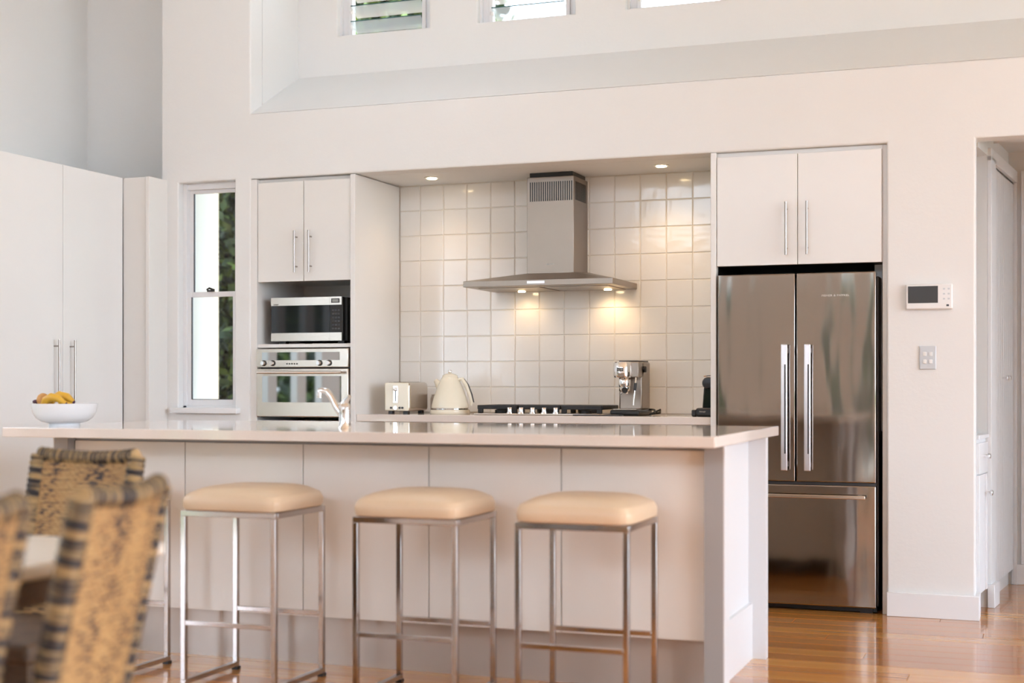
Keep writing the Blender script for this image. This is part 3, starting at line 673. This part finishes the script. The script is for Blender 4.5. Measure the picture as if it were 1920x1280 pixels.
for n_, (s0, s1) in enumerate(((.46, .835), (.840, 1.212))):
    d = obj('door', corr(B((s0, s1, -.028, -.008, .085, 2.27))), 'trim', tc_)
    npn = 5; w = (s1 - s0) / npn
    for k in range(npn): obj('panel_board', corr(B(s0 + k * w + .002, s0 + (k + 1) * w - .002, -.008, .0, .09, 2.265)), 'trim', d, bevel=.002)
    cknob(d, s1 - .04 if n_ == 0 else s0 + .04, 1.17, 0)

# ---------------- island ----------------
I = thing('kitchen_island', (-2.55, 5.5, 0), 'long white kitchen island with flat cream back panels', 'kitchen island')
ZT = .917
obj('carcass', B(-3.90, -1.14, 5.165, 5.88, .2, ZT - .005), 'laminate', I)
obj('kickboard', B(-3.93, -1.135, 5.19, 5.21, 0, .2), 'kick', I)
seams = [-3.906, -3.352, -2.796, -2.242, -1.697, -1.141]
for a, b in zip(seams, seams[1:]): obj('back_panel', B(a + .002, b - .002, 5.13, 5.15, .2, .895), 'island_door', I, bevel=.0015)
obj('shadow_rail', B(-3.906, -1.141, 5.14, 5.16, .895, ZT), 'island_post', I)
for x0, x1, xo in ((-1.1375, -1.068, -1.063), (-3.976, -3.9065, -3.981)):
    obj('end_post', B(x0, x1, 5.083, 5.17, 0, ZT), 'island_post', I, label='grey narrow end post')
    ax, bx_ = sorted((x1 if xo > x1 else x0, xo))
    obj('post_face', B(ax, bx_, 5.083, 5.17, 0, ZT), 'island_end', I)
    s = 1 if xo > -2 else -1
    e0, e1 = sorted((xo - s * .072, xo - s * .092))
    obj('end_panel', B(e0, e1, 5.17, 5.905, 0, ZT), 'island_end', I)
    e0, e1 = sorted((xo, xo - s * .072))
    obj('rear_post', B(e0, e1, 5.905, 5.955, 0, ZT), 'island_end', I)
obj('end_skirting', B(-1.135, -1.118, 5.17, 5.905, 0, .23), 'island_end', I)
obj('kitchen_side', B(-3.9, -1.14, 5.88, 5.90, .1, .9), 'laminate', I)
tag(obj('island_top', B(-4.065, -1.05, 4.86, 6.14, ZT + .0005, .957), 'stone', None, bevel=.003), 'long cream stone benchtop overhanging the island', 'benchtop')
# mixer tap
ta = thing('mixer_tap', (-2.685, 5.3, .957), 'chrome mixer tap standing on the island benchtop', 'tap')
obj('body', lathe([(.028, 0), (.026, .006), (.024, .01), (.024, .082), (.026, .09), (.02, .102)], 28, (-2.695, 5.3, .957)), 'chrome', ta, smooth=True)
obj('spout', tube([(-2.710, 5.30, 1.015), (-2.735, 5.30, 1.045), (-2.757, 5.30, 1.085), (-2.776, 5.30, 1.108), (-2.797, 5.30, 1.112), (-2.815, 5.30, 1.108)], [.015, .014, .013, .013, .013, .012], 16), 'chrome', ta, smooth=True)
obj('nozzle', lathe([(.012, 0), (.013, .02), (.012, .03)], 20, (-2.812, 5.30, 1.08)), 'chrome', ta, smooth=True)
obj('lever', tube([(-2.695, 5.3, 1.055), (-2.685, 5.295, 1.07), (-2.665, 5.285, 1.088)], [.018, .012, .008], 14), 'chrome', ta, smooth=True)
# bowl and fruit
bx0, by0 = -3.944, 5.11
bo = tag(obj('fruit_bowl', lathe([(.066, 0), (.064, .006), (.064, .012), (.096, .020), (.119, .036), (.133, .060), (.140, .097), (.137, .0975), (.129, .061), (.115, .040), (.092, .026), (.03, .022), (.001, .022)], 48, (bx0, by0, .957)), 'ceramic', None, smooth=True), 'white footed fruit bowl on the left end of the island', 'bowl')
def banana(name, pts, lab):
    b = thing(name, pts[1], lab, 'banana')
    obj('skin', tube(pts, [.010, .017, .019, .017, .009], 10), 'banana', b, smooth=True)
    obj('tip', ball(pts[-1], .008, 10), 'passion', b, smooth=True)
    return b
def bpts(x0, z0, dy):
    return [Vector((bx0 + x0 - .03, by0 + dy, .957 + z0 - .02)), Vector((bx0 + x0 - .012, by0 + dy, .957 + z0 + .006)), Vector((bx0 + x0 + .02, by0 + dy, .957 + z0 + .020)), Vector((bx0 + x0 + .055, by0 + dy + .005, .957 + z0 + .014)), Vector((bx0 + x0 + .085, by0 + dy + .01, .957 + z0 - .008))]
banana('banana', bpts(-.052, .104, -.045), 'front banana in the white fruit bowl')
banana('banana', bpts(-.045, .112, -.0), 'rear banana in the white fruit bowl')
og = tag(obj('orange', ball((bx0 - .030, by0 + .045, .957 + .070), .040, 24), 'orange', None, smooth=True), 'yellow-orange citrus fruit low behind the bananas in the bowl', 'fruit')
tag(obj('kiwi', ball((bx0 - .104, by0 - .01, .957 + .112), .027, 20, (1, 1, 1.1)), 'brownfruit', None, smooth=True), 'small brown fruit at the left rim of the bowl', 'fruit')
tag(obj('plum', ball((bx0 - .142, by0 - .01, .957 + .104), .012, 14, (1.3, 1, .8)), 'passion', None, smooth=True), 'dark purple stem end poking over the bowl rim', 'fruit')

# ---------------- bar stools ----------------
def make_stool():
    t = thing('bar_stool', (0, 0, 0), '', 'stool', group='bar stools along the island')
    hw, hd, q = .202, .195, .020
    # cushion: puffed rounded box
    n = 12; bm = bmesh.new(); top = {}; 
    W_, D_ = .208, .202
    def pt(u, v, side):
        # superellipse-like top crown
        cx = math.copysign(1 - (1 - abs(u)) ** 1.0, u); cy = math.copysign(1 - (1 - abs(v)) ** 1.0, v)
        e = (1 - abs(u) ** 4) * (1 - abs(v) ** 4)
        return (W_ * u, D_ * v, .722 + .032 * e ** .45)
    res = bmesh.ops.create_cube(bm, size=1)
    bmesh.ops.subdivide_edges(bm, edges=bm.edges[:], cuts=9, use_grid_fill=True)
    for vtx in bm.verts:
        u, v, w = vtx.co.x * 2, vtx.co.y * 2, vtx.co.z + .5
        r = 9
        m_ = max(abs(u), abs(v)); L = (abs(u) ** r + abs(v) ** r) ** (1 / r)
        if L > 0: u2, v2 = u * m_ / L, v * m_ / L
        else: u2, v2 = u, v
        crown = .030 * ((1 - abs(u) ** 5) * (1 - abs(v) ** 5)) ** .6
        bulge = 1 + .022 * math.sin(math.pi * min(1, w * 1.1)) - .05 * max(0, w - .6) ** 1.5 * 2.2
        vtx.co = Vector((W_ * u2 * bulge, D_ * v2 * bulge, .666 + .060 * w + crown * w))
    c = obj('cushion', bm, 'leather', t, smooth=True, local=True)
    s = c.modifiers.new('subsurf', 'SUBSURF'); s.levels = 1; s.render_levels = 1
    for p_ in c.data.polygons: p_.use_smooth = True
    fr = B((-hw, hw, -hd, -hd + q, .644, .665), (-hw, hw, hd - q, hd, .644, .665), (-hw, -hw + q, -hd + q, hd - q, .644, .665), (hw - q, hw, -hd + q, hd - q, .644, .665))
    obj('seat_frame', fr, 'stoolsteel', t, bevel=.0015, local=True)
    for sx in (-1, 1):
        for sy in (-1, 1):
            a, b = sorted((sx * hw, sx * (hw - q))); c_, d = sorted((sy * hd, sy * (hd - q)))
            l = obj('leg', B(a, b, c_, d, .032, .644), 'stoolsteel', t, bevel=.0015, local=True)
            obj('glide', B(a - .003, b + .003, c_ - .003, d + .003, 0, .012), 'black', l, local=True)
        a, b = sorted((sx * hw, sx * (hw - q)))
        obj('floor_runner', B(a, b, -hd, hd, .012, .032), 'stoolsteel', t, bevel=.0015, local=True)
    for sy in (-1, 1):
        c_, d = sorted((sy * hd, sy * (hd - q)))
        obj('stretcher', B(-hw + q, hw - q, c_, d, .236, .254), 'stoolsteel', t, bevel=.0015, local=True)
    return t
st0 = make_stool()
for i, (x, lab) in enumerate(((-3.527, 'leftmost bar stool, mostly hidden behind the wicker chairs'), (-2.821, 'left fully visible beige leather bar stool, nearest the wicker chairs'),
                              (-2.104, 'middle of the three fully visible beige leather bar stools'), (-1.486, 'rightmost beige leather bar stool, nearest the island end'))):
    o = st0 if i == 0 else copy_tree(st0)
    o.location = (x, 4.79, 0); o['label'] = lab

# ---------------- dining table and wicker chairs ----------------
tt = thing('dining_table', (-2.62, 2.2, 0), 'white-topped dining table with woven rattan base behind the wicker chairs', 'table')
obj('tabletop', B(-3.17, -2.065, 1.1, 3.075, .708, .745), 'tabletop', tt, bevel=.012, seg=3)
obj('apron', B((-3.12, -2.11, 3.0, 3.03, .64, .708), (-3.12, -2.11, 1.15, 1.18, .64, .708), (-3.12, -3.09, 1.18, 3.0, .64, .708), (-2.14, -2.11, 1.18, 3.0, .64, .708)), 'darkwicker', tt, bevel=.006)
for x in (-3.10, -2.21):
    for y in (1.17, 2.92): obj('leg', B(x, x + .08, y, y + .08, 0, .64), 'darkwicker', tt, bevel=.008)

def make_chair():
    t = thing('dining_chair', (0, 0, 0), '', 'chair', group='wicker dining chairs')
    hw = .182; zs0, zs1 = .40, .905
    def yc(z, x=0): return .215 + (z - .42) * .215 + .018 * (1 - (x / hw) ** 2)     # leaning, slightly dished back
    # woven back: relief grid front and rear with UVs
    nx, nz = 72, 96; bm = bmesh.new(); uvl = bm.loops.layers.uv.new('UVMap'); F_ = {}
    for side in (0, 1):
        for i in range(nx + 1):
            for j in range(nz + 1):
                x = -hw + 2 * hw * i / nx; z = zs0 + (zs1 - zs0) * j / nz
                rel = .0022 * math.sin(math.pi * i / 2 + .8) * math.sin(math.pi * j / 2 + .8) + .0012 * math.cos(math.pi * j)
                wz = z - .012 * (x / hw) ** 2 * 0
                F_[side, i, j] = bm.verts.new((x, yc(z, x) + (-.013 - rel if side == 0 else .013 + rel), wz))
    for side in (0, 1):
        for i in range(nx):
            for j in range(nz):
                q = [(i, j), (i + 1, j), (i + 1, j + 1), (i, j + 1)]
                if side: q = q[::-1]
                f = bm.faces.new([F_[side, a, b] for a, b in q])
                for lp, (a, b) in zip(f.loops, q): lp[uvl].uv = (a / nx, b / nz)
    obj('woven_back', bm, 'wicker', t, smooth=True, local=True)
    # wrapped edge rolls
    def roll(pts, r, nwrap):
        P = [Vector(p) for p in pts]; n = nwrap * 4; out = []; rs = []
        L = [0]
        for a, b in zip(P, P[1:]): L.append(L[-1] + (b - a).length)
        for k in range(n + 1):
            s = L[-1] * k / n; i = 0
            while i < len(P) - 2 and L[i + 1] < s: i += 1
            out.append(P[i].lerp(P[i + 1], (s - L[i]) / (L[i + 1] - L[i]))); rs.append(r + .0035 * abs(math.sin(math.pi * k / 4)))
        b2 = tube(out, rs, 12); ul = b2.loops.layers.uv.new('UVMap')
        b2.verts.index_update()
        for f in b2.faces:
            for lp in f.loops: lp[ul].uv = ((lp.vert.index % 12) / 12, (lp.vert.index // 12) / n + .3 * r)
        return b2
    for sx in (-1, 1):
        obj('side_roll', roll([(sx * hw, yc(z, hw), z) for z in (.06, .42, .6, .78, .915)], .025, 48), 'wrap', t, smooth=True, local=True)
    obj('top_roll', roll([(x, yc(.905, x), .905 + .012 * (x / hw) ** 2) for x in (-.182, -.14, -.1, -.05, 0, .05, .1, .14, .182)], .022, 20), 'wrap', t, smooth=True, local=True)
    obj('seat', B(-.225, .225, -.24, .24, .37, .43), 'darkwicker', t, bevel=.02, seg=3, local=True)
    obj('skirt', B((-.215, .215, -.23, -.21, .12, .375), (-.215, -.195, -.21, .21, .12, .375), (.195, .215, -.21, .21, .12, .375), (-.215, .215, .19, .21, .12, .41)), 'darkwicker', t, local=True)
    for sx in (-1, 1):
        for sy in (-1, 1): obj('leg', B(sx * .2 - .018, sx * .2 + .018, sy * .205 - .018, sy * .205 + .018, 0, .37), 'darkwicker', t, bevel=.004, local=True)
    return t
ch0 = make_chair()
for i, (x, y, rz, lab) in enumerate(((-2.135, 2.495, -80, 'wicker dining chair seen from behind, centre of the blurred foreground group'),
                                     (-2.10, 1.985, -84, 'wicker dining chair cut off by the left picture edge, nearest the viewer'),
                                     (-2.80, 3.42, 0, 'wicker dining chair at the far head of the table, facing the viewer'))):
    o = ch0 if i == 0 else copy_tree(ch0)
    o.location = (x, y, 0); o.rotation_euler = (0, 0, R(rz)); o['label'] = lab
